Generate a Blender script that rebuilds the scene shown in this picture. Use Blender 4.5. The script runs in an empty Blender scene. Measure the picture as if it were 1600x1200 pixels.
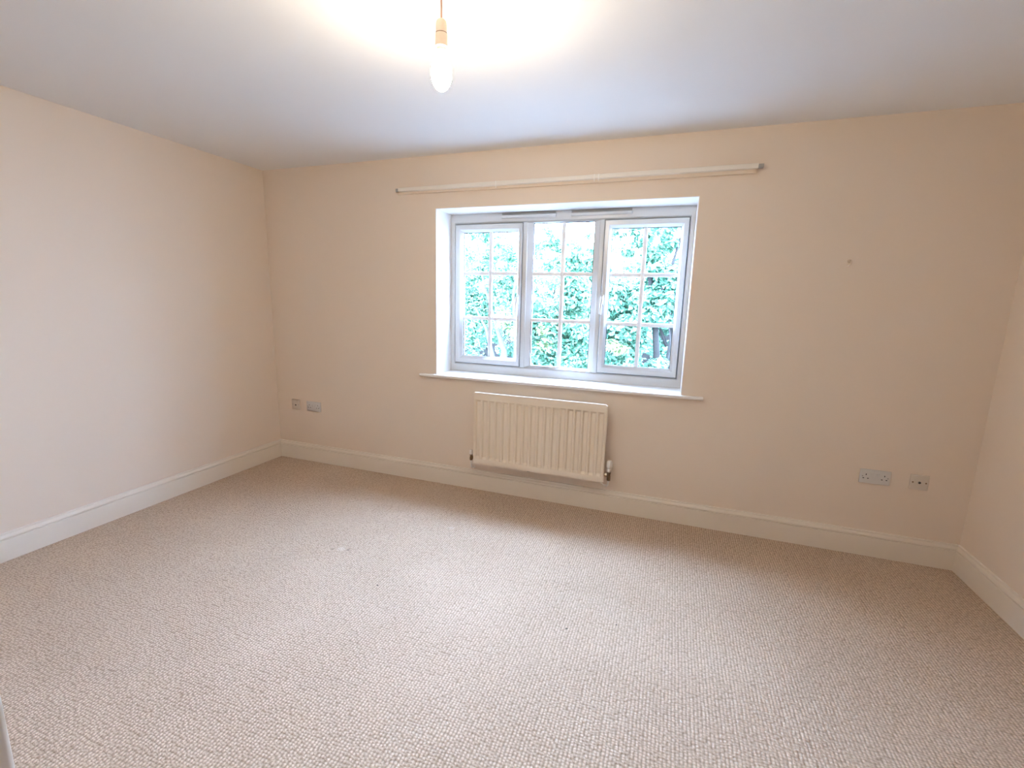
import bpy, bmesh, math, random
import numpy as np
from mathutils import Vector, Matrix

scene = bpy.context.scene
C = scene.collection
PI = math.pi

# ------------------------------------------------------------------ camera
F_PX = 712.9
cam_d = bpy.data.cameras.new('camera')
cam_d.sensor_fit = 'HORIZONTAL'
cam_d.sensor_width = 36.0
cam_d.lens = F_PX / 1600 * 36.0
cam_d.clip_start = 0.01
cam_d.clip_end = 200
cam = bpy.data.objects.new('camera', cam_d)
C.objects.link(cam)
r_ = Vector((0.94284054, 0.33231122, 0.02491928))
u_ = Vector((-0.08257367, 0.16052392, 0.98357189))
f_ = Vector((-0.32285183, 0.92940913, -0.17878862))
M = Matrix((r_, u_, -f_)).transposed().to_4x4()
M.translation = Vector((3.22751, -3.02642, 1.41525))
cam.matrix_world = M
scene.camera = cam

# ------------------------------------------------------------------ world: an even overcast sky
SKY = 65.0
w = bpy.data.worlds.new('overcast_sky')
scene.world = w
w.use_nodes = True
bg = w.node_tree.nodes['Background']
SKY_COL = (.79, 1.13, 1.80)       # cool daylight; CIE overcast law (1 + 2 sin elevation) / 3
_nt = w.node_tree
_tc = _nt.nodes.new('ShaderNodeTexCoord')
_sp = _nt.nodes.new('ShaderNodeSeparateXYZ')
_nt.links.new(_tc.outputs['Generated'], _sp.inputs[0])
_ma = _nt.nodes.new('ShaderNodeMath'); _ma.operation = 'MAXIMUM'
_nt.links.new(_sp.outputs['Z'], _ma.inputs[0]); _ma.inputs[1].default_value = 0.0
_mb = _nt.nodes.new('ShaderNodeMath'); _mb.operation = 'MULTIPLY_ADD'
_nt.links.new(_ma.outputs[0], _mb.inputs[0]); _mb.inputs[1].default_value = 2 / 3 * SKY; _mb.inputs[2].default_value = 1 / 3 * SKY
_nt.links.new(_mb.outputs[0], bg.inputs['Strength'])
bg.inputs['Color'].default_value = (*SKY_COL, 1)

BULB = 335.0

# ------------------------------------------------------------------ exposure and sampling
vs = scene.view_settings
scene.display_settings.display_device = 'sRGB'
vs.view_transform = 'Standard'
vs.look = 'None'
vs.gamma = 1.0
vs.use_curve_mapping = False
vs.exposure = 0.05
cy = scene.cycles
cy.use_denoising = True
cy.max_bounces = 16
cy.diffuse_bounces = 10
cy.glossy_bounces = 4
cy.transparent_max_bounces = 24
cy.caustics_reflective = False
cy.caustics_refractive = False
cy.sample_clamp_indirect = 12.0

# ------------------------------------------------------------------ materials
def srgb(r, g, b):
    f = lambda c: (c / 255 / 12.92) if c / 255 <= .04045 else ((c / 255 + .055) / 1.055) ** 2.4
    return (f(r), f(g), f(b), 1)

def mat(name, col, rough=.5, spec=.5, metal=0.0, bump=0.0, bscale=60.0, vary=0.0):
    m = bpy.data.materials.new(name)
    m.use_nodes = True
    nt = m.node_tree
    b = nt.nodes['Principled BSDF']
    b.inputs['Base Color'].default_value = col
    b.inputs['Roughness'].default_value = rough
    b.inputs['Specular IOR Level'].default_value = spec
    b.inputs['Metallic'].default_value = metal
    if bump or vary:
        tc = nt.nodes.new('ShaderNodeTexCoord')
        n = nt.nodes.new('ShaderNodeTexNoise')
        n.inputs['Scale'].default_value = bscale
        n.inputs['Detail'].default_value = 3
        nt.links.new(tc.outputs['Object'], n.inputs['Vector'])
        if bump:
            bp = nt.nodes.new('ShaderNodeBump')
            bp.inputs['Strength'].default_value = bump
            bp.inputs['Distance'].default_value = .002
            nt.links.new(n.outputs['Fac'], bp.inputs['Height'])
            nt.links.new(bp.outputs['Normal'], b.inputs['Normal'])
        if vary:
            hs = nt.nodes.new('ShaderNodeHueSaturation')
            hs.inputs['Color'].default_value = col
            mr = nt.nodes.new('ShaderNodeMapRange')
            mr.inputs['To Min'].default_value = 1 - vary
            mr.inputs['To Max'].default_value = 1 + vary
            nt.links.new(n.outputs['Fac'], mr.inputs['Value'])
            nt.links.new(mr.outputs['Result'], hs.inputs['Value'])
            nt.links.new(hs.outputs['Color'], b.inputs['Base Color'])
    return m

M_wall = mat('magnolia_emulsion', (.75, .642, .53, 1), .75, .25, bump=.12, bscale=45)
M_ceil = mat('white_ceiling_emulsion', (.79, .795, .80, 1), .85, .15, bump=.1, bscale=50)
M_gloss = mat('white_gloss_paint', (.76, .69, .59, 1), .38, .4)
M_upvc = mat('white_upvc', (.66, .665, .66, 1), .28, .5)
M_bar = mat('glazing_bar_white', (.88, .89, .90, 1), .3, .5)
M_reveal = mat('white_reveal_paint', (.84, .82, .79, 1), .6, .3, bump=.08, bscale=45)
M_gasket = mat('grey_gasket', (.16, .17, .18, 1), .6, .3)
M_spacer = mat('dark_spacer_strip', (.08, .09, .10, 1), .5, .3)
M_rad = mat('cream_radiator_enamel', (.77, .67, .54, 1), .33, .45)
M_plastic = mat('white_plastic', (.80, .77, .72, 1), .35, .5)
M_socket = mat('white_socket_plastic', (.62, .60, .57, 1), .35, .5)
M_socket2 = mat('aged_socket_plastic', (.62, .55, .47, 1), .4, .4)
M_dark = mat('dark_slot', (.03, .03, .03, 1), .6, .2)
M_brass = mat('tarnished_brass', (.20, .13, .075, 1), .35, .5, metal=.85)
M_chrome = mat('chrome', (.72, .66, .58, 1), .2, .5, metal=1.0)
M_grey = mat('grey_plastic', (.35, .34, .31, 1), .5, .4)
M_door = mat('white_door_paint', (.80, .74, .68, 1), .4, .4)
M_hall = mat('hall_paint', (.74, .66, .55, 1), .8, .2)
M_holder = mat('lamp_holder_plastic', (.78, .62, .50, 1), .4, .4)
M_cord = mat('cord_pvc', (.50, .32, .25, 1), .5, .3)
M_bark = mat('tree_bark', (.022, .02, .018, 1), .9, .1, bump=.6, bscale=25, vary=.5)
M_palebark = mat('pale_tree_bark', (.06, .06, .055, 1), .9, .1, bump=.6, bscale=25, vary=.4)
M_bounce_ground = mat('grey_bounce_ground', (.13, .13, .125, 1), .95, .05, bump=.6, bscale=14, vary=.5)  # grey ground surface made up to bounce neutral daylight onto the ceiling

def emit_mat(name, col, strength):
    m = bpy.data.materials.new(name)
    m.use_nodes = True
    nt = m.node_tree
    nt.nodes.clear()
    o = nt.nodes.new('ShaderNodeOutputMaterial')
    e = nt.nodes.new('ShaderNodeEmission')
    e.inputs['Color'].default_value = col
    e.inputs['Strength'].default_value = strength
    nt.links.new(e.outputs[0], o.inputs[0])
    return m
M_bulb = emit_mat('lit_bulb_glass', (1.0, .84, .62, 1), BULB)

def glass_mat():
    m = bpy.data.materials.new('window_glass')
    m.use_nodes = True
    nt = m.node_tree
    nt.nodes.clear()
    o = nt.nodes.new('ShaderNodeOutputMaterial')
    t = nt.nodes.new('ShaderNodeBsdfTransparent')
    t.inputs['Color'].default_value = (.93, .97, .96, 1)
    g = nt.nodes.new('ShaderNodeBsdfGlossy')
    g.inputs['Roughness'].default_value = .02
    fr = nt.nodes.new('ShaderNodeFresnel')
    fr.inputs['IOR'].default_value = 1.45
    mx = nt.nodes.new('ShaderNodeMixShader')
    nt.links.new(fr.outputs[0], mx.inputs[0])
    nt.links.new(t.outputs[0], mx.inputs[1])
    nt.links.new(g.outputs[0], mx.inputs[2])
    nt.links.new(mx.outputs[0], o.inputs[0])
    return m
M_glass = glass_mat()

def leaf_mat(name, c1, c2, c3):
    m = bpy.data.materials.new(name)
    m.use_nodes = True
    nt = m.node_tree
    b = nt.nodes['Principled BSDF']
    gi = nt.nodes.new('ShaderNodeNewGeometry')
    cr = nt.nodes.new('ShaderNodeValToRGB')
    cr.color_ramp.elements[0].color = c1
    cr.color_ramp.elements[1].color = c3
    e = cr.color_ramp.elements.new(.55)
    e.color = c2
    nt.links.new(gi.outputs['Random Per Island'], cr.inputs['Fac'])
    nt.links.new(cr.outputs['Color'], b.inputs['Base Color'])
    b.inputs['Roughness'].default_value = .34
    b.inputs['Specular IOR Level'].default_value = .7
    tr = nt.nodes.new('ShaderNodeBsdfTranslucent')
    nt.links.new(cr.outputs['Color'], tr.inputs['Color'])
    mx = nt.nodes.new('ShaderNodeMixShader')
    mx.inputs[0].default_value = .30
    out = nt.nodes['Material Output']
    nt.links.new(b.outputs[0], mx.inputs[1])
    nt.links.new(tr.outputs[0], mx.inputs[2])
    nt.links.new(mx.outputs[0], out.inputs[0])
    return m
M_leaf = leaf_mat('bluish_green_leaf', (.045, .135, .082, 1), (.10, .235, .138, 1), (.19, .33, .20, 1))
M_leaf2 = leaf_mat('deep_green_leaf', (.035, .105, .066, 1), (.075, .19, .115, 1), (.14, .27, .165, 1))
M_leaf3 = leaf_mat('yellowing_leaf', (.08, .15, .06, 1), (.16, .21, .08, 1), (.25, .23, .10, 1))

def carpet_mat():
    m = bpy.data.materials.new('beige_loop_carpet')
    m.use_nodes = True
    nt = m.node_tree
    L = nt.links.new
    b = nt.nodes['Principled BSDF']
    b.inputs['Roughness'].default_value = .95
    b.inputs['Specular IOR Level'].default_value = .05
    b.inputs['Sheen Weight'].default_value = .15
    b.inputs['Sheen Roughness'].default_value = .5
    tc = nt.nodes.new('ShaderNodeTexCoord')
    def math_(op, a, bb=None, c=None):
        n = nt.nodes.new('ShaderNodeMath')
        n.operation = op
        for i, v in enumerate((a, bb, c)):
            if v is None: continue
            if isinstance(v, (int, float)): n.inputs[i].default_value = v
            else: L(v, n.inputs[i])
        return n.outputs[0]
    # wobble of the rows
    nz = nt.nodes.new('ShaderNodeTexNoise')
    nz.inputs['Scale'].default_value = 9.0
    nz.inputs['Detail'].default_value = 2
    L(tc.outputs['Object'], nz.inputs['Vector'])
    sub = nt.nodes.new('ShaderNodeVectorMath'); sub.operation = 'MULTIPLY_ADD'
    L(nz.outputs['Color'], sub.inputs[0])
    sub.inputs[1].default_value = (.006, .02, 0)
    L(tc.outputs['Object'], sub.inputs[2])
    mp = nt.nodes.new('ShaderNodeMapping')
    mp.inputs['Scale'].default_value = (1 / .0125, 1 / .0105, 1)
    L(sub.outputs[0], mp.inputs['Vector'])
    vo = nt.nodes.new('ShaderNodeTexVoronoi')
    vo.voronoi_dimensions = '2D'
    vo.feature = 'F1'
    vo.inputs['Scale'].default_value = 1.0
    vo.inputs['Randomness'].default_value = .62
    L(mp.outputs[0], vo.inputs['Vector'])
    # ribs: rows running towards the window wall
    sx = nt.nodes.new('ShaderNodeSeparateXYZ')
    L(mp.outputs[0], sx.inputs[0])
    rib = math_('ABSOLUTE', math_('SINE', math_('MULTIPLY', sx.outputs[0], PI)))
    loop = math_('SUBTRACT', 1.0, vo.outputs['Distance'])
    fine = nt.nodes.new('ShaderNodeTexNoise')
    fine.inputs['Scale'].default_value = 260
    fine.inputs['Detail'].default_value = 2
    L(tc.outputs['Object'], fine.inputs['Vector'])
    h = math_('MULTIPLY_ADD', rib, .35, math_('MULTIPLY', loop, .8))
    h2 = math_('MULTIPLY_ADD', fine.outputs['Fac'], .35, h)
    bp = nt.nodes.new('ShaderNodeBump')
    bp.inputs['Strength'].default_value = .8
    bp.inputs['Distance'].default_value = .006
    L(h2, bp.inputs['Height'])
    L(bp.outputs['Normal'], b.inputs['Normal'])
    # colour: loop self-shadow painted into the crevices; heathered yarn with small tonal changes by loop and by worn area
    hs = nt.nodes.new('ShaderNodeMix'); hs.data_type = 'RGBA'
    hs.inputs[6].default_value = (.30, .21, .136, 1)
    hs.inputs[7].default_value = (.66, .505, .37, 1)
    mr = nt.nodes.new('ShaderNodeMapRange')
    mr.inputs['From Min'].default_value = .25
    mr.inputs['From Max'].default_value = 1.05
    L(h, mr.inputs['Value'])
    wear = nt.nodes.new('ShaderNodeTexNoise')
    wear.inputs['Scale'].default_value = 2.2
    wear.inputs['Detail'].default_value = 4
    L(tc.outputs['Object'], wear.inputs['Vector'])
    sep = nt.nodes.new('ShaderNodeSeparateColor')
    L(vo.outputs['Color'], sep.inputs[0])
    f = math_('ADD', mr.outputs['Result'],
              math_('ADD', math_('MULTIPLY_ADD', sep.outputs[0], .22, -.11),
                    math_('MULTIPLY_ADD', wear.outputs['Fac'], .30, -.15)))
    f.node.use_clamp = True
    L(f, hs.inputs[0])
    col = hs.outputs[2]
    # pale worn spots and dark crumbs of dirt trodden into the pile
    def spot(col, x, y, r, c, amt):
        d = nt.nodes.new('ShaderNodeVectorMath'); d.operation = 'DISTANCE'
        L(tc.outputs['Object'], d.inputs[0])
        d.inputs[1].default_value = (x, y, 0)
        dn = math_('MULTIPLY_ADD', fine.outputs['Fac'], r * .8, d.outputs['Value'])
        mm = nt.nodes.new('ShaderNodeMapRange')
        mm.inputs['From Min'].default_value = r * .7
        mm.inputs['From Max'].default_value = r * 1.5
        mm.inputs['To Min'].default_value = amt
        mm.inputs['To Max'].default_value = 0
        L(dn, mm.inputs['Value'])
        mx = nt.nodes.new('ShaderNodeMix'); mx.data_type = 'RGBA'
        L(mm.outputs['Result'], mx.inputs[0])
        L(col, mx.inputs[6])
        mx.inputs[7].default_value = c
        return mx.outputs[2]
    pale = (.74, .66, .56, 1); dirt = (.16, .12, .09, 1)
    col = spot(col, 2.014, -.629, .026, pale, .28)
    col = spot(col, 1.545, -1.081, .028, pale, .35)
    col = spot(col, 1.59, -1.075, .010, dirt, .8)
    col = spot(col, 1.50, -1.10, .014, dirt, .35)
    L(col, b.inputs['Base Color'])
    return m
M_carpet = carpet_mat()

# ------------------------------------------------------------------ mesh helpers
def box(bm, x0, x1, y0, y1, z0, z1, bev=0.0, seg=2):
    vs_ = [bm.verts.new((x, y, z)) for x in (x0, x1) for y in (y0, y1) for z in (z0, z1)]
    idx = ((0, 1, 3, 2), (4, 6, 7, 5), (0, 4, 5, 1), (2, 3, 7, 6), (0, 2, 6, 4), (1, 5, 7, 3))
    fs = [bm.faces.new([vs_[i] for i in q]) for q in idx]
    if bev > 0:
        es = list({e for f in fs for e in f.edges})
        bmesh.ops.bevel(bm, geom=es, offset=bev, segments=seg, affect='EDGES', profile=.5)

def tube(bm, pts, r, n=10, cap=True):
    """a round tube through points; r is one radius or one per point"""
    pts = [Vector(p) for p in pts]
    rs = r if isinstance(r, (list, tuple)) else [r] * len(pts)
    rings = []
    ref = None
    for i, p in enumerate(pts):
        d = (pts[min(i + 1, len(pts) - 1)] - pts[max(i - 1, 0)]).normalized()
        if ref is None or abs(ref.dot(d)) > .98:
            ref = Vector((1, 0, 0)) if abs(d.x) < .9 else Vector((0, 1, 0))
        a = d.cross(ref).normalized()
        b = d.cross(a)
        ref = b.cross(d).normalized() * -1 if False else ref
        rings.append([bm.verts.new(p + (a * math.cos(2 * PI * k / n) + b * math.sin(2 * PI * k / n)) * rs[i]) for k in range(n)])
    for i in range(len(rings) - 1):
        for k in range(n):
            bm.faces.new((rings[i][k], rings[i][(k + 1) % n], rings[i + 1][(k + 1) % n], rings[i + 1][k]))
    if cap:
        bm.faces.new(rings[0][::-1])
        bm.faces.new(rings[-1])

def lathe(bm, prof, n=24, axis='Z', at=(0, 0, 0)):
    """profile of (radius, height) turned about an axis through at"""
    at = Vector(at)
    rings = []
    for r, h in prof:
        ring = []
        for k in range(n):
            c, s = math.cos(2 * PI * k / n) * r, math.sin(2 * PI * k / n) * r
            v = {'Z': Vector((c, s, h)), 'Y': Vector((c, h, s)), 'X': Vector((h, c, s))}[axis]
            ring.append(bm.verts.new(at + v))
        rings.append(ring)
    for i in range(len(rings) - 1):
        for k in range(n):
            bm.faces.new((rings[i][k], rings[i][(k + 1) % n], rings[i + 1][(k + 1) % n], rings[i + 1][k]))
    bm.faces.new(rings[0][::-1])
    bm.faces.new(rings[-1])

def prism_x(bm, prof, x0, x1, m0=0.0, m1=0.0):
    """profile of (depth, z) run along +X on a wall at y=0 (depth goes to -y); m: mitre factor at each end"""
    a = [bm.verts.new((x0 + m0 * d, -d, z)) for d, z in prof]
    b = [bm.verts.new((x1 - m1 * d, -d, z)) for d, z in prof]
    n = len(prof)
    for i in range(n):
        bm.faces.new((a[i], a[(i + 1) % n], b[(i + 1) % n], b[i]))
    bm.faces.new(a[::-1]); bm.faces.new(b)

def frame_y(bm, x0, x1, z0, z1, wl, wr, wb, wt, prof, y):
    """a mitred rectangular frame on the plane y (room side is -y).
    prof: list of (t, d): t 0..1 across the member from outside to inside, d depth towards the room"""
    loops = []
    for t, d in prof:
        X0, X1, Z0, Z1 = x0 + wl * t, x1 - wr * t, z0 + wb * t, z1 - wt * t
        loops.append([bm.verts.new(c) for c in ((X0, y - d, Z0), (X1, y - d, Z0), (X1, y - d, Z1), (X0, y - d, Z1))])
    n = len(loops)
    for i in range(n):
        A, B = loops[i], loops[(i + 1) % n]
        for k in range(4):
            bm.faces.new((A[k], A[(k + 1) % 4], B[(k + 1) % 4], B[k]))

def obj(name, bm, m, parent=None, smooth=False, loc=None):
    bmesh.ops.recalc_face_normals(bm, faces=bm.faces)
    me = bpy.data.meshes.new(name)
    bm.to_mesh(me)
    bm.free()
    for p in me.polygons:
        p.use_smooth = smooth
    me.materials.append(m)
    o = bpy.data.objects.new(name, me)
    C.objects.link(o)
    if parent is not None: o.parent = parent
    if loc is not None: o.location = loc
    return o

def smooth_angle(o, deg=35):
    me = o.data
    for p in me.polygons: p.use_smooth = True
    me.set_sharp_from_angle(angle=math.radians(deg))
    return o

def bobj(name, m, parent, *a, bev=0.0, smooth=False):
    bm = bmesh.new()
    box(bm, *a, bev=bev)
    o = obj(name, bm, m, parent)
    if bev: smooth_angle(o, 50)
    return o

def thing(name, label, cat, loc=(0, 0, 0), group=None):
    o = bpy.data.objects.new(name, None)
    o.empty_display_size = .1
    C.objects.link(o)
    o.location = loc
    o['label'] = label
    o['category'] = cat
    if group: o['group'] = group
    return o

def tag(o, label, cat, group=None):
    o['label'] = label
    o['category'] = cat
    if group: o['group'] = group
    return o

def struct(o, label=None):
    o['kind'] = 'structure'
    if label: o['label'] = label
    return o

def struct_empty(name, label, loc=(0, 0, 0)):
    o = bpy.data.objects.new(name, None)
    C.objects.link(o)
    o.location = loc
    return struct(o, label)

def copy_tree(o, parent=None):
    c = o.copy()
    C.objects.link(c)
    if parent is not None:
        c.parent = parent
        c.matrix_parent_inverse = o.matrix_parent_inverse
    for ch in list(o.children):
        copy_tree(ch, c)
    return c

# ------------------------------------------------------------------ room dimensions (metres)
W, H = 4.8216, 2.4
YF = -2.90                      # inner face of the wall behind the camera
OX0, OX1, OZ0, OZ1 = 1.5695, 3.311, .858, 2.048   # window opening
TH = .37                        # thickness of the window wall
HX0, HX1, HY = 2.3, 4.2, -4.3   # small hall behind the doorway
DX0, DX1, DZ = 2.794, 3.62, 2.02 # doorway

# ------------------------------------------------------------------ setting
bm = bmesh.new()
box(bm, -.1, W + .1, YF - .1, 0.02, -.12, 0)
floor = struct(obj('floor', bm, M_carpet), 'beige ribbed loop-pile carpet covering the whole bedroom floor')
bm = bmesh.new()
box(bm, -.1, W + .1, YF - .1, TH, H, H + .12)
struct(obj('ceiling', bm, M_ceil), 'plain white painted ceiling above the bare bulb')

bm = bmesh.new()
box(bm, -.1, OX0, 0, TH, -.12, H)
box(bm, OX1, W + .1, 0, TH, -.12, H)
box(bm, OX0, OX1, 0, TH, -.12, OZ0 - .02)
box(bm, OX0, OX1, 0, TH, OZ1, H)
struct(obj('wall_back', bm, M_wall), 'cream painted wall holding the white casement window')
bm = bmesh.new(); box(bm, -.1, 0, YF - .1, 0, -.12, H)
struct(obj('wall_left', bm, M_wall), 'plain cream wall left of the window')
bm = bmesh.new(); box(bm, W, W + .1, YF - .1, 0, -.12, H)
struct(obj('wall_right', bm, M_wall), 'plain cream wall right of the window')
bm = bmesh.new()
box(bm, 0, DX0, YF - .1, YF, 0, H)
box(bm, DX1, W, YF - .1, YF, 0, H)
box(bm, DX0, DX1, YF - .1, YF, DZ, H)
struct(obj('wall_front', bm, M_wall), 'cream wall with the doorway opposite the window')

# the reveal lining: thin plaster skins painted white, inside the opening
bm = bmesh.new()
e = .004
box(bm, OX0, OX0 + e, .0, .30, OZ0, OZ1 - e)
box(bm, OX1 - e, OX1, .0, .30, OZ0, OZ1 - e)
box(bm, OX0, OX1, .0, .30, OZ1 - e, OZ1)
struct(obj('trim_1', bm, M_reveal), 'white painted plaster reveal around the window')

# hall behind the doorway
bm = bmesh.new()
box(bm, HX0, HX1, HY, YF - .1, -.12, 0)
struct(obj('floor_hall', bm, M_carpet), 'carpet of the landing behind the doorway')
bm = bmesh.new()
box(bm, HX0 - .1, HX0, HY, YF - .1, -.12, H)
struct(obj('wall_hall_left', bm, M_hall), 'left wall of the landing behind the doorway')
bm = bmesh.new()
box(bm, HX1, HX1 + .1, HY, YF - .1, -.12, H)
struct(obj('wall_hall_right', bm, M_hall), 'right wall of the landing behind the doorway')
bm = bmesh.new()
box(bm, HX0 - .1, HX1 + .1, HY - .1, HY, -.12, H)
struct(obj('wall_hall_end', bm, M_hall), 'end wall of the landing behind the doorway')
bm = bmesh.new()
box(bm, HX0 - .1, HX1 + .1, HY - .1, YF - .1, H, H + .12)
struct(obj('ceiling_hall', bm, M_ceil), 'ceiling of the landing behind the doorway')

# skirting boards with a grooved ogee top
SK = [(0, 0), (.018, 0), (.018, .1135), (.0165, .1155), (.0110, .1165), (.0110, .1215), (.0190, .1230), (.0200, .1255),
      (.0185, .130), (.0145, .135), (.0110, .139), (.0095, .143), (.0105, .146), (.0095, .1495), (0, .151)]
bm = bmesh.new(); prism_x(bm, SK, 0, W, 1, 1)
struct(obj('baseboard_back', bm, M_gloss), 'white moulded skirting board under the window')
def side_skirt(name, x, sgn, label):
    bm = bmesh.new()
    a = [bm.verts.new((x + sgn * d, -d, z)) for d, z in SK]
    b = [bm.verts.new((x + sgn * d, YF, z)) for d, z in SK]
    n = len(SK)
    for i in range(n):
        bm.faces.new((a[i], a[(i + 1) % n], b[(i + 1) % n], b[i]))
    bm.faces.new(a[::-1]); bm.faces.new(b)
    struct(obj(name, bm, M_gloss), label)
side_skirt('baseboard_left', 0, 1, 'white moulded skirting board along the left wall')
side_skirt('baseboard_right', W, -1, 'white moulded skirting board along the right wall')
bm = bmesh.new()
for xa, xb in ((.02, DX0 - .075), (DX1 + .075, W - .02)):
    n = len(SK)
    a = [bm.verts.new((xa, YF + d, z)) for d, z in SK]
    b = [bm.verts.new((xb, YF + d, z)) for d, z in SK]
    for i in range(n):
        bm.faces.new((a[i], a[(i + 1) % n], b[(i + 1) % n], b[i]))
    bm.faces.new(a[::-1]); bm.faces.new(b)
struct(obj('baseboard_front', bm, M_gloss), 'white moulded skirting board beside the doorway')

# ------------------------------------------------------------------ the window
win = struct_empty('window_1', 'white three-light casement window with glazing bars', ((OX0 + OX1) / 2, .25, OZ0))
WO = Vector((0, 0, 0))
def wpart(name, bm, m, parent, smooth=False):
    """parts are built in world coordinates, then hung on the window"""
    o = obj(name, bm, m, parent, smooth)
    if parent is win:
        o.matrix_parent_inverse = Matrix.Translation(-win.location)
    return o
YW = .235                                       # room face of the outer frame
x0, x1, z0, z1 = OX0 + .005, OX1 - .005, OZ0 + .002, OZ1 - .005
MU1 = (2.150, 2.185)                            # mullion faces
MU2 = (2.700, 2.733)
SL = (1.611, 2.150); SR = (2.733, 3.274); SZ = (.926, 1.972)
bm = bmesh.new()
fr_prof = [(0, -.07), (0, 0), (.80, 0), (.88, -.004), (1.0, -.016), (1.0, -.07)]
frame_y(bm, x0, x1, z0, z1, SL[0] - x0, x1 - SR[1], SZ[0] - z0, z1 - SZ[1], fr_prof, YW)
wpart('outer_frame', bm, M_upvc, win)
for a, b in (MU1, MU2):
    bm = bmesh.new()
    box(bm, a + .001, b - .001, YW, YW + .07, SZ[0] - .004, SZ[1] + .004, bev=.003)
    smooth_angle(wpart('mullion', bm, M_upvc, win), 50)

def light(parent_name, X0, X1, gl, cross, opening):
    """one light: frame, glazing bars, panes.  gl = glass (x0,x1,z0,z1), cross = (xc, za, zb)"""
    g0, g1, h0, h1 = gl
    bm = bmesh.new()
    if opening:
        yy = YW - .012
        prof = [(0, -.055), (0, -.004), (.10, 0), (.62, 0), (.70, -.003), (1.0, -.022), (1.0, -.055)]
        frame_y(bm, X0 + .004, X1 - .004, SZ[0] + .004, SZ[1] - .004,
                g0 - X0 - .004, X1 - .004 - g1, h0 - SZ[0] - .004, SZ[1] - .004 - h1, prof, yy)
    else:
        yy = YW
        prof = [(0, -.055), (0, -.004), (1.0, -.020), (1.0, -.055)]
        frame_y(bm, X0, X1, SZ[0], SZ[1], g0 - X0, X1 - g1, h0 - SZ[0], SZ[1] - h1, prof, yy)
    fr = wpart(parent_name, bm, M_upvc, win)
    gy = YW + .028
    xc, za, zb = cross
    hw = .0130
    def sub(name, b_, m):
        return obj(name, b_, m, fr)
    # dark rebate line between light and outer frame, and spacer strip round the glass edge
    if opening:
        bm = bmesh.new()
        frame_y(bm, X0 - .0005, X1 + .0005, SZ[0] - .0005, SZ[1] + .0005, .006, .006, .006, .006,
                [(0, -.004), (1, -.004), (1, -.012), (0, -.012)], YW)
        sub('gasket', bm, M_gasket)
    bm = bmesh.new()
    frame_y(bm, g0 - .001, g1 + .001, h0 - .001, h1 + .001, .005, .005, .003, .006,
            [(0, 0), (1, 0), (1, -.004), (0, -.004)], gy - .004)
    sub('spacer_strip', bm, M_spacer)
    xs = (g0, xc - hw, xc + hw, g1)
    zs = (h0, za - hw, za + hw, zb - hw, zb + hw, h1)
    bm = bmesh.new(); box(bm, xc - hw, xc + hw, gy - .011, gy + .012, h0, h1, bev=.003); smooth_angle(sub('glazing_bar', bm, M_bar), 50)
    for zc in (za, zb):
        for xa, xb in ((g0, xc - hw), (xc + hw, g1)):
            bm = bmesh.new(); box(bm, xa, xb, gy - .010, gy + .011, zc - hw, zc + hw, bev=.003); smooth_angle(sub('glazing_bar', bm, M_bar), 50)
    for i in (0, 2):
        for k in (0, 2, 4):
            bm = bmesh.new()
            vs_ = [bm.verts.new(c) for c in ((xs[i], gy, zs[k]), (xs[i + 1], gy, zs[k]), (xs[i + 1], gy, zs[k + 1]), (xs[i], gy, zs[k + 1]))]
            bm.faces.new(vs_)
            sub('pane', bm, M_glass)
    return fr
l1 = light('casement', SL[0], SL[1], (1.672, 2.111, .984, 1.915), (1.893, 1.278, 1.616), True)
l2 = light('fixed_light', MU1[1], MU2[0], (2.224, 2.664, .938, 1.969), (2.446, 1.279, 1.614), False)
l3 = light('casement', SR[0], SR[1], (2.782, 3.226, .984, 1.919), (3.003, 1.276, 1.611), True)

def handle(par, x, z, sgn):
    y = YW - .012
    bm = bmesh.new()
    box(bm, x - .010, x + .010, y - .012, y, z - .035, z + .035, bev=.004)
    tube(bm, [(x, y - .010, z + .012), (x, y - .030, z + .012)], .009, 10)
    tube(bm, [(x, y - .030, z + .020), (x, y - .034, z), (x + sgn * .004, y - .040, z - .045), (x + sgn * .005, y - .036, z - .10)],
         [.0085, .009, .008, .006], 10)
    o = obj('window_handle', bm, M_upvc, par)
    smooth_angle(o, 45)
    bm = bmesh.new()
    lathe(bm, [(.005, 0), (.005, -.004)], 10, 'Y', (x, y - .039, z + .008))
    return o
handle(l1, 2.128, 1.425, -1)
handle(l3, 2.748, 1.440, -1)

for xa, xb in ((1.985, 2.393), (2.497, 2.912)):
    bm = bmesh.new()
    box(bm, xa, xb, YW - .018, YW, 2.004, 2.024, bev=.005)
    box(bm, xb - .03, xb - .004, YW - .022, YW - .016, 2.006, 2.022, bev=.002)
    vt = wpart('trickle_vent', bm, M_upvc, win)
    smooth_angle(vt, 45)
    bm = bmesh.new()
    box(bm, xa + .004, xb - .004, YW - .008, YW - .0005, 2.025, 2.040)
    obj('vent_shadow_gap', bm, M_grey, vt)  # grey strip painted in for the shadow gap above the vent body

bm = bmesh.new()
box(bm, OX0 + .001, OX1 - .001, -.001, .26, OZ0 - .020, OZ0)
box(bm, 1.437, 3.440, -.030, -.001, OZ0 - .020, OZ0, bev=.006, seg=3)
sill = wpart('window_sill', bm, M_reveal, win)
smooth_angle(sill, 50)

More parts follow.
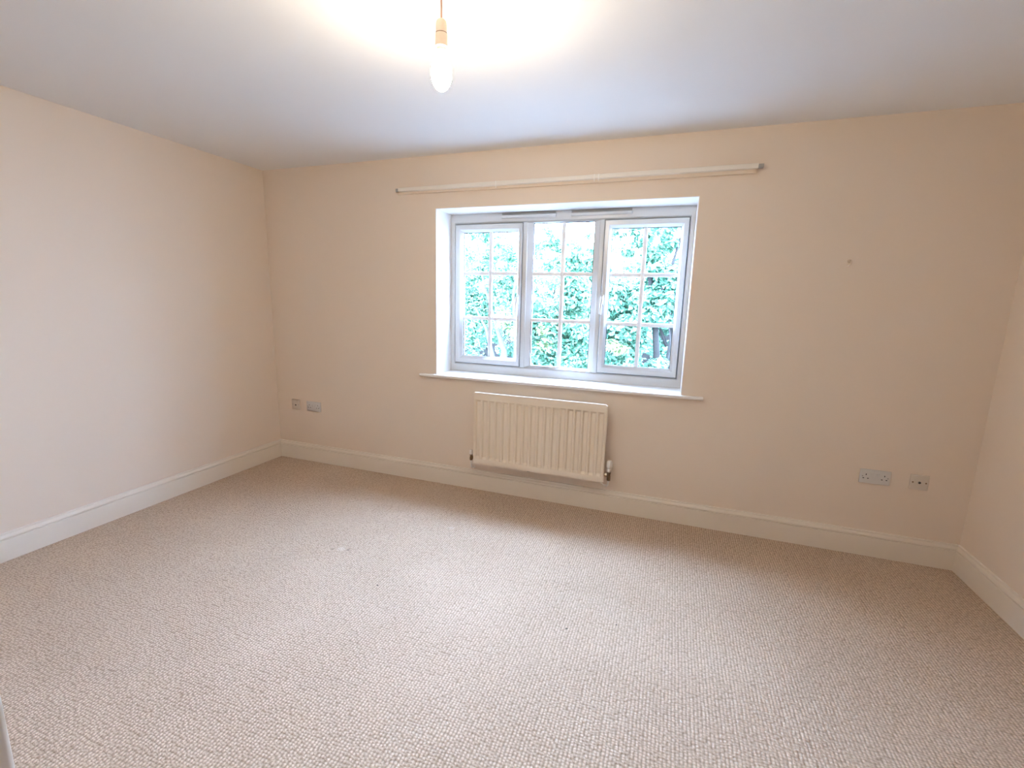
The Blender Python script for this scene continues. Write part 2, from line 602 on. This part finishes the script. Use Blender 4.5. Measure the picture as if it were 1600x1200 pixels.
# ------------------------------------------------------------------ doorway the photograph is taken from
door = struct_empty('door_1', 'white painted door frame, its edge at the lower left beside the camera', (DX0, YF, 0))
def dpart(name, bm):
    o = obj(name, bm, M_door, door)
    o.matrix_parent_inverse = Matrix.Translation(-door.location)
    smooth_angle(o, 50)
bm = bmesh.new()
box(bm, DX0 - .004, DX0 + .022, YF - .1, YF + .004, 0, DZ, bev=.002)
dpart('jamb', bm)
bm = bmesh.new()
box(bm, DX1 - .022, DX1 + .004, YF - .1, YF + .004, 0, DZ, bev=.002)
dpart('jamb', bm)
bm = bmesh.new()
box(bm, DX0 + .022, DX1 - .022, YF - .1, YF + .004, DZ - .022, DZ + .004, bev=.002)
dpart('head', bm)
AW = .07
for y0, y1 in ((YF, YF + .016), (YF - .116, YF - .1)):
    for q in ((DX0 - AW + .016, DX0 + .016, y0, y1, 0, DZ + AW), (DX1 - .016, DX1 + AW - .016, y0, y1, 0, DZ + AW),
              (DX0 + .016, DX1 - .016, y0, y1, DZ - .016, DZ + AW)):
        bm = bmesh.new()
        box(bm, *q, bev=.004)
        dpart('architrave', bm)

# ------------------------------------------------------------------ radiator
RX0, RX1, RZ0, RZ1, RYF = 1.928, 2.866, .238, .764, -.100
rad = thing('radiator', 'cream ribbed panel radiator on the wall under the window', 'radiator', ((RX0 + RX1) / 2, 0, RZ0))
def rpart(name, bm, m, par=rad, ang_=40):
    o = obj(name, bm, m, par)
    if par is rad: o.matrix_parent_inverse = Matrix.Translation(-rad.location)
    smooth_angle(o, ang_)
    return o
bm = bmesh.new()
NG, pit, gw, sl, dep = 18, .0515, .023, .0085, .0125
first = (RX0 + RX1) / 2 - (NG - 1) * pit / 2
cols = [(RX0, 0)]
for i in range(NG):
    c = first + i * pit
    cols += [(c - gw / 2 - sl, 0), (c - gw / 2, 1), (c + gw / 2, 1), (c + gw / 2 + sl, 0)]
cols.append((RX1, 0))
rows = [(RZ0, 0), (RZ0 + .038, 0), (RZ0 + .054, 1), (RZ1 - .062, 1), (RZ1 - .048, 0), (RZ1, 0)]
grid = [[bm.verts.new((x, RYF + (dep if cx and rz else 0), z)) for z, rz in rows] for x, cx in cols]
for i in range(len(cols) - 1):
    for k in range(len(rows) - 1):
        bm.faces.new((grid[i][k], grid[i + 1][k], grid[i + 1][k + 1], grid[i][k + 1]))
ext = bmesh.ops.extrude_face_region(bm, geom=list(bm.faces))
for v in [g for g in ext['geom'] if isinstance(g, bmesh.types.BMVert)]:
    v.co.y = RYF + .014
rpart('front_panel', bm, M_rad, ang_=25)
bm = bmesh.new(); tube(bm, [(RX0 + .004, RYF + .006, RZ1 + .001), (RX1 - .004, RYF + .006, RZ1 + .001)], .0062, 10); rpart('top_seam', bm, M_rad)
for x in (RX0 - .0005, RX1 + .0005):
    bm = bmesh.new(); tube(bm, [(x, RYF + .006, RZ0 + .003), (x, RYF + .006, RZ1 - .003)], .006, 8); rpart('side_seam', bm, M_rad)
bm = bmesh.new()
xx = RX0 + .05
while xx < RX1 - .05:
    box(bm, xx, xx + .0015, RYF + .014, RYF + .055, RZ0 + .045, RZ1 - .045)
    xx += .0172
fins = rpart('convector_fins', bm, M_rad, ang_=30)
fins['kind'] = 'stuff'
for x in (RX0 + .16, RX1 - .16):
    bm = bmesh.new()
    box(bm, x - .018, x + .018, -.004, -.0005, RZ0 + .02, RZ1 - .06)
    box(bm, x - .018, x - .015, -.05, -.004, RZ0 + .04, RZ0 + .10)
    box(bm, x - .018, x - .015, -.05, -.004, RZ1 - .13, RZ1 - .07)
    rpart('wall_bracket', bm, M_rad)
bm = bmesh.new(); box(bm, (RX0 + RX1) / 2 - .06, (RX0 + RX1) / 2 - .04, RYF + .004, RYF + .03, RZ0 - .006, RZ0 + .002, bev=.001); rpart('bottom_clip', bm, M_grey)
# left: lockshield valve
vx, vy, vz = 1.893, -.066, .272
bm = bmesh.new()
lathe(bm, [(.008, -.026), (.0115, -.024), (.0115, -.002), (.009, 0), (.009, .012), (.0115, .014), (.0115, .022), (.008, .024)], 14, 'Z', (vx, vy, vz))
tube(bm, [(vx, vy, vz), (RX0 + .012, vy, vz)], .0095, 12)
lathe(bm, [(.013, .012), (.013, .026)], 6, 'X', (vx, vy, vz))
lv = rpart('lockshield_valve', bm, M_brass); lv['label'] = 'dull brass lockshield valve at the left end'
bm = bmesh.new(); lathe(bm, [(.012, .020), (.0125, .024), (.0115, .050), (.009, .054)], 14, 'Z', (vx, vy, vz))
rpart('valve_cap', bm, M_plastic, lv)
bm = bmesh.new(); tube(bm, [(vx, vy, vz - .02), (vx, vy, vz - .06), (vx, vy + .012, vz - .085), (vx, vy + .042, vz - .10), (vx, -.002, vz - .102)], .0055, 10)
lp = rpart('radiator_pipe', bm, M_plastic)
# right: thermostatic valve
tx, ty, tz = 2.902, -.066, .285
bm = bmesh.new()
lathe(bm, [(.009, -.040), (.0125, -.038), (.0125, -.010), (.010, -.008), (.010, .012), (.013, .014), (.013, .024)], 14, 'Z', (tx, ty, tz))
tube(bm, [(tx, ty, tz), (RX1 - .012, ty, tz)], .0095, 12)
rv = rpart('thermostatic_valve', bm, M_brass); rv['label'] = 'dark brass thermostatic valve at the right end'
bm = bmesh.new(); lathe(bm, [(.0135, -.030), (.0135, -.012)], 6, 'X', (tx, ty, tz)); rpart('union_nut', bm, M_chrome, rv)
bm = bmesh.new()
lathe(bm, [(.014, .022), (.0165, .026), (.0165, .040), (.0145, .042), (.0145, .048), (.0175, .052), (.0170, .090), (.0135, .100), (.006, .102)], 18, 'Z', (tx, ty, tz))
for k in range(9):
    a = 2 * PI * k / 9
    box(bm, tx + math.cos(a) * .0172 - .0018, tx + math.cos(a) * .0172 + .0018, ty + math.sin(a) * .0172 - .0018, ty + math.sin(a) * .0172 + .0018, tz + .056, tz + .090)
rpart('thermostat_head', bm, M_plastic, rv)
bm = bmesh.new(); tube(bm, [(tx, ty, tz - .036), (tx - .002, ty, tz - .055), (tx - .006, ty + .022, tz - .080), (tx - .012, ty + .046, tz - .098), (tx - .016, -.008, tz - .104)], .0058, 10)
rpart('radiator_pipe', bm, M_plastic)
bm = bmesh.new(); tube(bm, [(tx - .006, ty + .016, tz - .080), (tx - .030, ty + .020, tz - .084), (tx - .055, ty + .026, tz - .070), (tx - .085, ty + .040, tz - .040), (tx - .10, -.012, tz - .02)], .0042, 8)
rpart('radiator_pipe', bm, M_plastic)

# ------------------------------------------------------------------ curtain rail
cr = thing('curtain_rail', 'long white curtain track on a painted batten above the window', 'curtain rail', (2.435, 0, 2.178))
def cpart(name, bm, m, a=45):
    o = obj(name, bm, m, cr)
    o.matrix_parent_inverse = Matrix.Translation(-cr.location)
    smooth_angle(o, a)
    return o
def zr(x): return 2.1805 + (x - 2.44) * .0035       # the track is a touch out of level
M_batten = mat('batten_paint', (.76, .65, .52, 1), .6, .3)
bm = bmesh.new()
n0 = len(bm.verts)
box(bm, 1.272, 3.594, -.019, -.0005, 2.152, 2.197, bev=.0015)
cpart('batten', bm, M_batten)
M_track = mat('track_plastic', (.78, .73, .65, 1), .35, .5)
bm = bmesh.new()
A = [(-.019, -.012), (-.044, -.012), (-.046, -.010), (-.046, .011), (-.043, .0135), (-.019, .0135)]
va = [bm.verts.new((1.292, y, zr(1.292) + z)) for y, z in A]
vb = [bm.verts.new((3.598, y, zr(3.598) + z)) for y, z in A]
for i in range(len(A)):
    bm.faces.new((va[i], va[(i + 1) % len(A)], vb[(i + 1) % len(A)], vb[i]))
bm.faces.new(va[::-1]); bm.faces.new(vb)
cpart('track', bm, M_track)
for x, wdt in ((1.280, .010), (3.612, .013)):
    bm = bmesh.new(); box(bm, x - wdt, x + wdt, -.044, -.022, zr(x) - .0125, zr(x) + .0095, bev=.003)
    cpart('end_stop', bm, M_grey)
M_glider = mat('glider_plastic', (.85, .82, .76, 1), .4, .5)
for x in (2.043, 2.694, 2.720):
    bm = bmesh.new()
    box(bm, x - .004, x + .004, -.0475, -.044, zr(x) - .014, zr(x) + .014, bev=.001)
    tube(bm, [(x, -.046, zr(x) - .010), (x, -.047, zr(x) - .022), (x, -.043, zr(x) - .027), (x, -.039, zr(x) - .021)], .0022, 8)
    cpart('glider', bm, M_glider)

# ------------------------------------------------------------------ wall sockets
def plate(name, label, cat, cx, cz, wd, ht, group=None):
    o = thing(name, label, cat, (cx, 0, cz), group)
    bm = bmesh.new()
    box(bm, -wd / 2, wd / 2, -.010, -.0004, -ht / 2, ht / 2, bev=.003)
    smooth_angle(obj('face_plate', bm, M_socket if wd > .1 else M_socket2, o), 50)
    return o
def slot(o, x, z, wx, wz, name='pin_slot', y=-.0103):
    bm = bmesh.new(); box(bm, x - wx / 2, x + wx / 2, y, -.006, z - wz / 2, z + wz / 2)
    return obj(name, bm, M_dark, o)
def screw(o, x, z):
    bm = bmesh.new(); lathe(bm, [(.0034, -.0098), (.0034, -.0108), (.0022, -.0112)], 10, 'Y', (x, 0, z))
    s = obj('screw', bm, M_grey, o)
    return s
def double_socket(label, cx, cz):
    o = plate('double_socket', label, 'socket', cx, cz, .147, .083, 'double power sockets')
    for s in (-1, 1):
        xo = s * .044
        slot(o, xo, .011, .0042, .0085)
        slot(o, xo - .011, -.011, .0078, .0046)
        slot(o, xo + .011, -.011, .0078, .0046)
        bm = bmesh.new()
        box(bm, s * .013 - .0075, s * .013 + .0075, -.0135, -.0095, -.006, .020, bev=.0015)
        smooth_angle(obj('rocker_switch', bm, M_socket, o), 50)
        screw(o, s * .0605, .0)
    return o
ds1 = double_socket('white double power socket on the window wall by the left corner', .397, .4895)
ds2 = double_socket('white double power socket right of the radiator, nearer the right corner', 4.382, .480)
for o in (ds1, ds2): del o['group']
sp1 = plate('telephone_socket', 'small square white wall plate left of the left double socket', 'socket', .205, .491, .086, .086)
slot(sp1, 0.0, -.006, .013, .010, 'jack_opening')
screw(sp1, -.030, 0); screw(sp1, .030, 0)
sp2 = plate('aerial_socket', 'small square white aerial socket with a round centre hole near right corner', 'socket', 4.587, .480, .086, .086)
bm = bmesh.new(); lathe(bm, [(.0075, -.0095), (.0075, -.0125), (.0060, -.0130)], 16, 'Y', (0, 0, 0)); ca = obj('coax_collar', bm, M_grey, sp2)
bm = bmesh.new(); lathe(bm, [(.0058, -.0110), (.0058, -.0133)], 16, 'Y', (0, 0, 0)); obj('coax_hole', bm, M_dark, ca)
for s in (-1, 1):
    bm = bmesh.new(); lathe(bm, [(.0042, -.0098), (.0042, -.0106), (.003, -.0108)], 10, 'Y', (s * .030, 0, 0)); obj('screw', bm, M_brass, sp2)

# ------------------------------------------------------------------ old fixings left on the wall
M_fix = mat('painted_hook', (.60, .49, .38, 1), .5, .4)
hk = thing('wall_hook', 'tiny painted hook left in the wall right of the window', 'hook', (4.103, 0, 1.668))
bm = bmesh.new(); lathe(bm, [(.010, -.0005), (.010, -.003), (.007, -.005)], 14, 'Y', (0, 0, .006)); smooth_angle(obj('hook_base', bm, M_fix, hk), 40)
bm = bmesh.new()
tube(bm, [(0, -.004, .008), (0.001, -.016, .010), (.002, -.024, .002), (.001, -.024, -.010), (-.004, -.018, -.018), (-.010, -.012, -.016)], .0032, 8)
smooth_angle(obj('hook_arm', bm, M_fix, hk), 60)
bm = bmesh.new(); lathe(bm, [(.0085, -.0005), (.0085, -.0022), (.005, -.003), (.0045, -.001)], 14, 'Y', (.34, 0, 1.706))
tag(smooth_angle(obj('wall_plug', bm, M_wall), 40), 'faint round painted-over wall plug left of the window', 'wall plug')

# ------------------------------------------------------------------ pendant bulb
PX, PY = 2.440, -1.545
pen = thing('pendant_light', 'lit bare bulb hanging on a white cord from the ceiling', 'light', (PX, PY, H))
bm = bmesh.new(); lathe(bm, [(.038, -.0005), (.038, -.006), (.030, -.014), (.010, -.018), (.006, -.026)], 28); smooth_angle(obj('ceiling_rose', bm, M_holder, pen), 40)
bm = bmesh.new(); tube(bm, [(0, 0, -.020), (.0008, 0, -.060), (0, 0, -.102)], .0040, 10); smooth_angle(obj('cord', bm, M_cord, pen), 60)
bm = bmesh.new()
lathe(bm, [(.006, -0.0965), (.012, -0.0980), (.0165, -0.1030), (.0182, -0.1110), (.0186, -0.1375), (.0186, -0.1380)], 28)
hd = obj('lamp_holder', bm, M_holder, pen); smooth_angle(hd, 40)
bm = bmesh.new(); lathe(bm, [(.0191, -0.1365), (.0195, -0.1410)], 28); obj('joint_groove', bm, M_dark, hd).data.materials[0] = mat('groove_plastic', (.34, .24, .17, 1), .5, .3)
bm = bmesh.new(); lathe(bm, [(.0198, -0.1402), (.0200, -0.1420), (.0205, -0.1700), (.0214, -0.1720), (.0214, -0.1780), (.0185, -0.1795)], 28); smooth_angle(obj('shade_ring', bm, M_holder, hd), 40)
bm = bmesh.new(); lathe(bm, [(.0150, -0.1745), (.0155, -0.1840), (.0170, -0.1890)], 24); smooth_angle(obj('bulb_collar', bm, M_plastic, pen), 40)
bm = bmesh.new()
pr = [(.0150, -0.1880), (.0180, -0.1950), (.0240, -0.2080), (.0300, -0.2240), (.0330, -0.2400), (.0338, -0.2550), (.0322, -0.2720), (.0270, -0.2875), (.0182, -0.3000), (.0080, -0.3065), (.0015, -0.3080)]
lathe(bm, pr, 28); smooth_angle(obj('bulb', bm, M_bulb, pen), 80)

# ------------------------------------------------------------------ crumbs on the carpet
def crumb(label, x, y, lx, ly, rz, m):
    bm = bmesh.new()
    lathe(bm, [(.15, -1), (.6, -.7), (.9, -.1), (.75, .5), (.2, 1)], 7, 'X')
    for v in bm.verts: v.co = Vector((v.co.x * lx, v.co.y * ly, v.co.z * ly))
    o = obj('lint_crumb', bm, m)
    o.location = (x, y, ly * .75)
    o.rotation_euler = (0, 0, rz)
    return tag(smooth_angle(o, 60), label, 'crumb')
M_lint = mat('dark_lint', (.10, .085, .07, 1), .9, .1)
M_fleck = mat('white_fleck', (.85, .84, .82, 1), .6, .3)
crumb('largest dark crumb, long and thin, on the carpet before the radiator', 2.894, -1.252, .0062, .0026, .3, M_lint)
crumb('small round dark crumb right of the long crumb on the carpet', 3.098, -1.147, .0032, .0028, .0, M_lint)
crumb('small dark crumb on the carpet in the left half of the floor', 1.941, -1.292, .0045, .003, .6, M_lint)
crumb('tiny white fleck on the near carpet towards the bottom of the photo', 3.365, -1.555, .0050, .0024, 2.1, M_fleck)

# ------------------------------------------------------------------ garden outside (the room is upstairs)
rng = np.random.default_rng(7)
random.seed(5)
GZ = -2.7
bm = bmesh.new()
nx, ny = 26, 26
gv = [[bm.verts.new((-22 + 44 * i / nx, TH + 1e-3 + 26 * k / ny, GZ + (0 if k < 2 else .12 * math.sin(i * 1.3) * math.cos(k * .9)))) for k in range(ny + 1)] for i in range(nx + 1)]
for i in range(nx):
    for k in range(ny):
        bm.faces.new((gv[i][k], gv[i + 1][k], gv[i + 1][k + 1], gv[i][k + 1]))
struct(obj('ground', bm, M_bounce_ground), 'pale garden ground far below the window')

def leaves(name, clumps, n, size, m, parent, narrow=.5):
    """n folded leaves scattered through ellipsoidal clumps (cx,cy,cz,rx,ry,rz)"""
    cl = np.array(clumps)
    vol = (cl[:, 3] * cl[:, 4] * cl[:, 5]) ** (2 / 3)
    pick = rng.choice(len(cl), n, p=vol / vol.sum())
    d = rng.normal(size=(n, 3)); d /= np.linalg.norm(d, axis=1)[:, None]
    rad_ = rng.random(n) ** .38
    c = cl[pick]
    P = c[:, :3] + d * rad_[:, None] * c[:, 3:]
    nrm = d * .55 + np.array([0, -.15, .75]) + rng.normal(size=(n, 3)) * .45
    nrm /= np.linalg.norm(nrm, axis=1)[:, None]
    t = rng.normal(size=(n, 3)) + np.array([0, 0, -.5])
    t -= nrm * (t * nrm).sum(1)[:, None]
    t /= np.linalg.norm(t, axis=1)[:, None]
    s = np.cross(nrm, t)
    Ls = size * (.6 + .8 * rng.random(n))[:, None]
    Ws = Ls * narrow * (.7 + .5 * rng.random(n))[:, None]
    V = np.empty((n, 6, 3))
    V[:, 0] = P - t * Ls * .5
    V[:, 1] = P + s * Ws * .5 - t * Ls * .08 + nrm * Ls * .07
    V[:, 2] = P + t * Ls * .5 - nrm * Ls * .10
    V[:, 3] = P - s * Ws * .5 - t * Ls * .08 + nrm * Ls * .07
    V[:, 4] = P + t * Ls * .02
    V[:, 5] = P + t * Ls * .26 + s * Ws * .18
    idx = np.array([[0, 1, 4], [1, 2, 4], [2, 3, 4], [3, 0, 4]])
    V = V[:, :5]
    Fc = (idx[None] + (np.arange(n) * 5)[:, None, None]).reshape(-1, 3)
    me = bpy.data.meshes.new(name)
    me.vertices.add(n * 5)
    me.vertices.foreach_set('co', V.reshape(-1))
    me.loops.add(len(Fc) * 3)
    me.polygons.add(len(Fc))
    me.loops.foreach_set('vertex_index', Fc.reshape(-1).astype(np.int32))
    me.polygons.foreach_set('loop_start', (np.arange(len(Fc)) * 3).astype(np.int32))
    me.update(calc_edges=True)
    me.validate()
    me.materials.append(m)
    o = bpy.data.objects.new(name, me)
    C.objects.link(o)
    o.parent = parent
    o['kind'] = 'stuff'
    return o

def tree(name, label, cat, base, stems, clumps, n, size, m, bark, narrow=.5, extra=None):
    """stems: lists of (x,y,z,r) in world coordinates; clumps in world coordinates"""
    t = thing(name, label, cat, base)
    bx, by, bz = base
    for k, st in enumerate(stems):
        bm = bmesh.new()
        tube(bm, [(x - bx, y - by, z - bz) for x, y, z, r in st], [r for *_, r in st], 9)
        smooth_angle(obj('trunk' if st[0][3] > .035 else 'branch', bm, bark, t), 60)
    leaves('foliage', [(c[0] - bx, c[1] - by, c[2] - bz, *c[3:]) for c in clumps], n, size, m, t, narrow)
    if extra:
        for cl2, n2, s2, m2 in extra:
            sp = leaves('foliage', [(c[0] - bx, c[1] - by, c[2] - bz, *c[3:]) for c in cl2], n2, s2, m2, t, narrow)
            sp['label'] = 'sprays of yellowing leaves'
    return t

def clump_cloud(cx, cy, cz, rx, ry, rz, k, r0, r1, seed):
    rg = np.random.default_rng(seed)
    out = []
    for _ in range(k):
        d = rg.normal(size=3); d /= np.linalg.norm(d)
        q = rg.random() ** .45
        r = r0 + (r1 - r0) * rg.random()
        out.append((cx + d[0] * rx * q, cy + d[1] * ry * q, cz + d[2] * rz * q, r, r * .9, r * .75))
    return out

# pale multi-stemmed tree behind the left casement
tree('multi_stemmed_tree', 'tree with several pale leaning stems outside the left casement', 'tree', (.30, 5.0, GZ),
     [[(.30, 5.0, GZ, .11), (.36, 5.0, -.6, .075), (.30, 4.9, .5, .055), (.02, 4.95, 1.25, .035), (-.25, 5.0, 2.0, .02), (-.40, 5.1, 2.9, .008)],
      [(.40, 5.1, GZ, .09), (.47, 5.05, -.3, .065), (.50, 5.0, .6, .05), (.42, 5.0, 1.5, .03), (.50, 5.1, 2.3, .015)],
      [(.22, 5.0, GZ, .07), (.14, 4.9, .2, .045), (-.05, 4.85, .9, .028), (-.42, 4.9, 1.5, .012)],
      [(.50, 5.0, .6, .03), (.66, 5.0, 1.1, .02), (.70, 5.0, 1.8, .01)]],
     clump_cloud(-.40, 5.1, 1.35, .62, .32, .95, 40, .13, .26, 11) + clump_cloud(.42, 5.15, 1.75, .38, .3, .55, 22, .12, .24, 12)
     + clump_cloud(-.42, 5.0, .30, .38, .3, .45, 16, .13, .22, 17) + clump_cloud(-.1, 5.1, 2.55, .8, .35, .40, 22, .09, .18, 18),
     17000, .088, M_leaf, M_palebark, .42,
     extra=[([(.33, 4.72, 1.10, .18, .12, .22), (.52, 4.7, .86, .12, .10, .16)], 300, .085, M_leaf3)])
# dense leafy tree in the middle, a little further off
tree('broadleaf_tree', 'dense leafy tree filling the middle light of the window', 'tree', (1.05, 6.5, GZ),
     [[(1.05, 6.5, GZ, .14), (1.08, 6.5, -.5, .11), (1.04, 6.5, .6, .07), (.95, 6.5, 1.6, .035), (.9, 6.5, 2.6, .012)],
      [(1.08, 6.5, -.5, .07), (1.45, 6.5, .4, .045), (1.7, 6.55, 1.3, .025), (1.75, 6.55, 2.4, .01)]],
     clump_cloud(1.05, 6.5, 1.0, .95, .42, 1.0, 62, .17, .32, 21) + clump_cloud(1.2, 6.35, 0, 1.0, .4, .6, 26, .17, .32, 22)
     + clump_cloud(1.2, 6.5, 2.5, 1.0, .4, .55, 24, .10, .20, 23),
     24000, .098, M_leaf, M_bark, .55,
     extra=[([(.80, 5.95, .55, .20, .10, .16), (.72, 5.95, .85, .15, .10, .12)], 200, .09, M_leaf3)])
# dark tree at the right with visible trunk
tree('dark_trunked_tree', 'tree with a dark trunk and drooping leaves outside the right casement', 'tree', (2.95, 5.0, GZ),
     [[(2.95, 5.0, GZ, .12), (2.98, 5.0, -.2, .075), (3.00, 5.0, .6, .055), (2.90, 5.0, 1.4, .048), (2.70, 5.0, 2.3, .036), (2.60, 5.1, 3.3, .015)],
      [(2.90, 5.0, 1.35, .045), (3.1, 4.9, 1.9, .03), (3.25, 4.9, 2.6, .012)],
      [(3.12, 4.9, GZ, .05), (3.16, 4.9, .3, .036), (3.22, 4.9, 1.0, .025), (3.3, 4.9, 1.7, .012)],
      [(3.06, 4.8, .1, .02), (3.22, 4.8, .7, .014), (3.15, 4.8, 1.2, .008)]],
     clump_cloud(2.45, 4.95, 1.05, .50, .32, .72, 34, .14, .27, 31) + clump_cloud(3.05, 5.0, 1.65, .42, .32, .65, 28, .13, .26, 32)
     + clump_cloud(2.45, 4.8, .15, .55, .3, .42, 20, .15, .26, 33) + clump_cloud(3.1, 4.75, .2, .28, .2, .35, 5, .12, .18, 34)
     + clump_cloud(2.7, 5.0, 2.5, .7, .32, .42, 22, .09, .18, 35),
     19000, .098, M_leaf2, M_bark, .60,
     extra=[([(2.25, 4.5, .76, .18, .10, .10), (2.45, 4.5, .70, .16, .10, .10)], 220, .085, M_leaf3)])
# further trees that close the view
far_spec = [(-3.0, 8.8, 1.3, 1.3, .7, 2.0, 'tall hazy tree furthest left beyond the pale stems', 41),
            (-1.2, 11.6, 1.3, 1.7, .7, 2.3, 'tall hazy tree beyond the gap left of middle', 42),
            (1.2, 9.4, 1.1, 1.4, .7, 2.0, 'tall hazy tree beyond the dense middle tree', 43),
            (3.2, 12.0, 1.3, 1.7, .7, 2.4, 'tall hazy tree beyond the dark trunk', 44)]
for fx, fy, fz, rx, ry, rz, lab, sd in far_spec:
    tree('background_tree', lab, 'tree', (fx, fy, GZ),
         [[(fx, fy, GZ, .14), (fx + .1, fy, -.5, .11), (fx, fy, .8, .07), (fx - .1, fy, 2.2, .03)],
          [(fx + .1, fy, -.3, .07), (fx + .6, fy, 1.0, .04), (fx + .8, fy, 2.2, .02)],
          [(fx, fy, -.1, .06), (fx - .5, fy, 1.0, .04), (fx - .7, fy, 2.1, .02)]],
         clump_cloud(fx, fy, fz, rx, ry, rz, 60, .24, .46, sd), 14000, .13, M_leaf2, M_bark, .5)

hedge = thing('hedge', 'long dense hedge closing the garden behind all the trees', 'hedge', (0, 15.5, GZ))
bm = bmesh.new(); box(bm, -11, 8, -.5, .5, 0, 3.6, bev=.3)
obj('inner_twigs', bm, M_bark, hedge)
leaves('foliage', [(-11 + .9 * i, 0, .9 + 1.1 * k, .8, .75, .85) for i in range(22) for k in range(4)], 22000, .17, M_leaf2, hedge, .55)
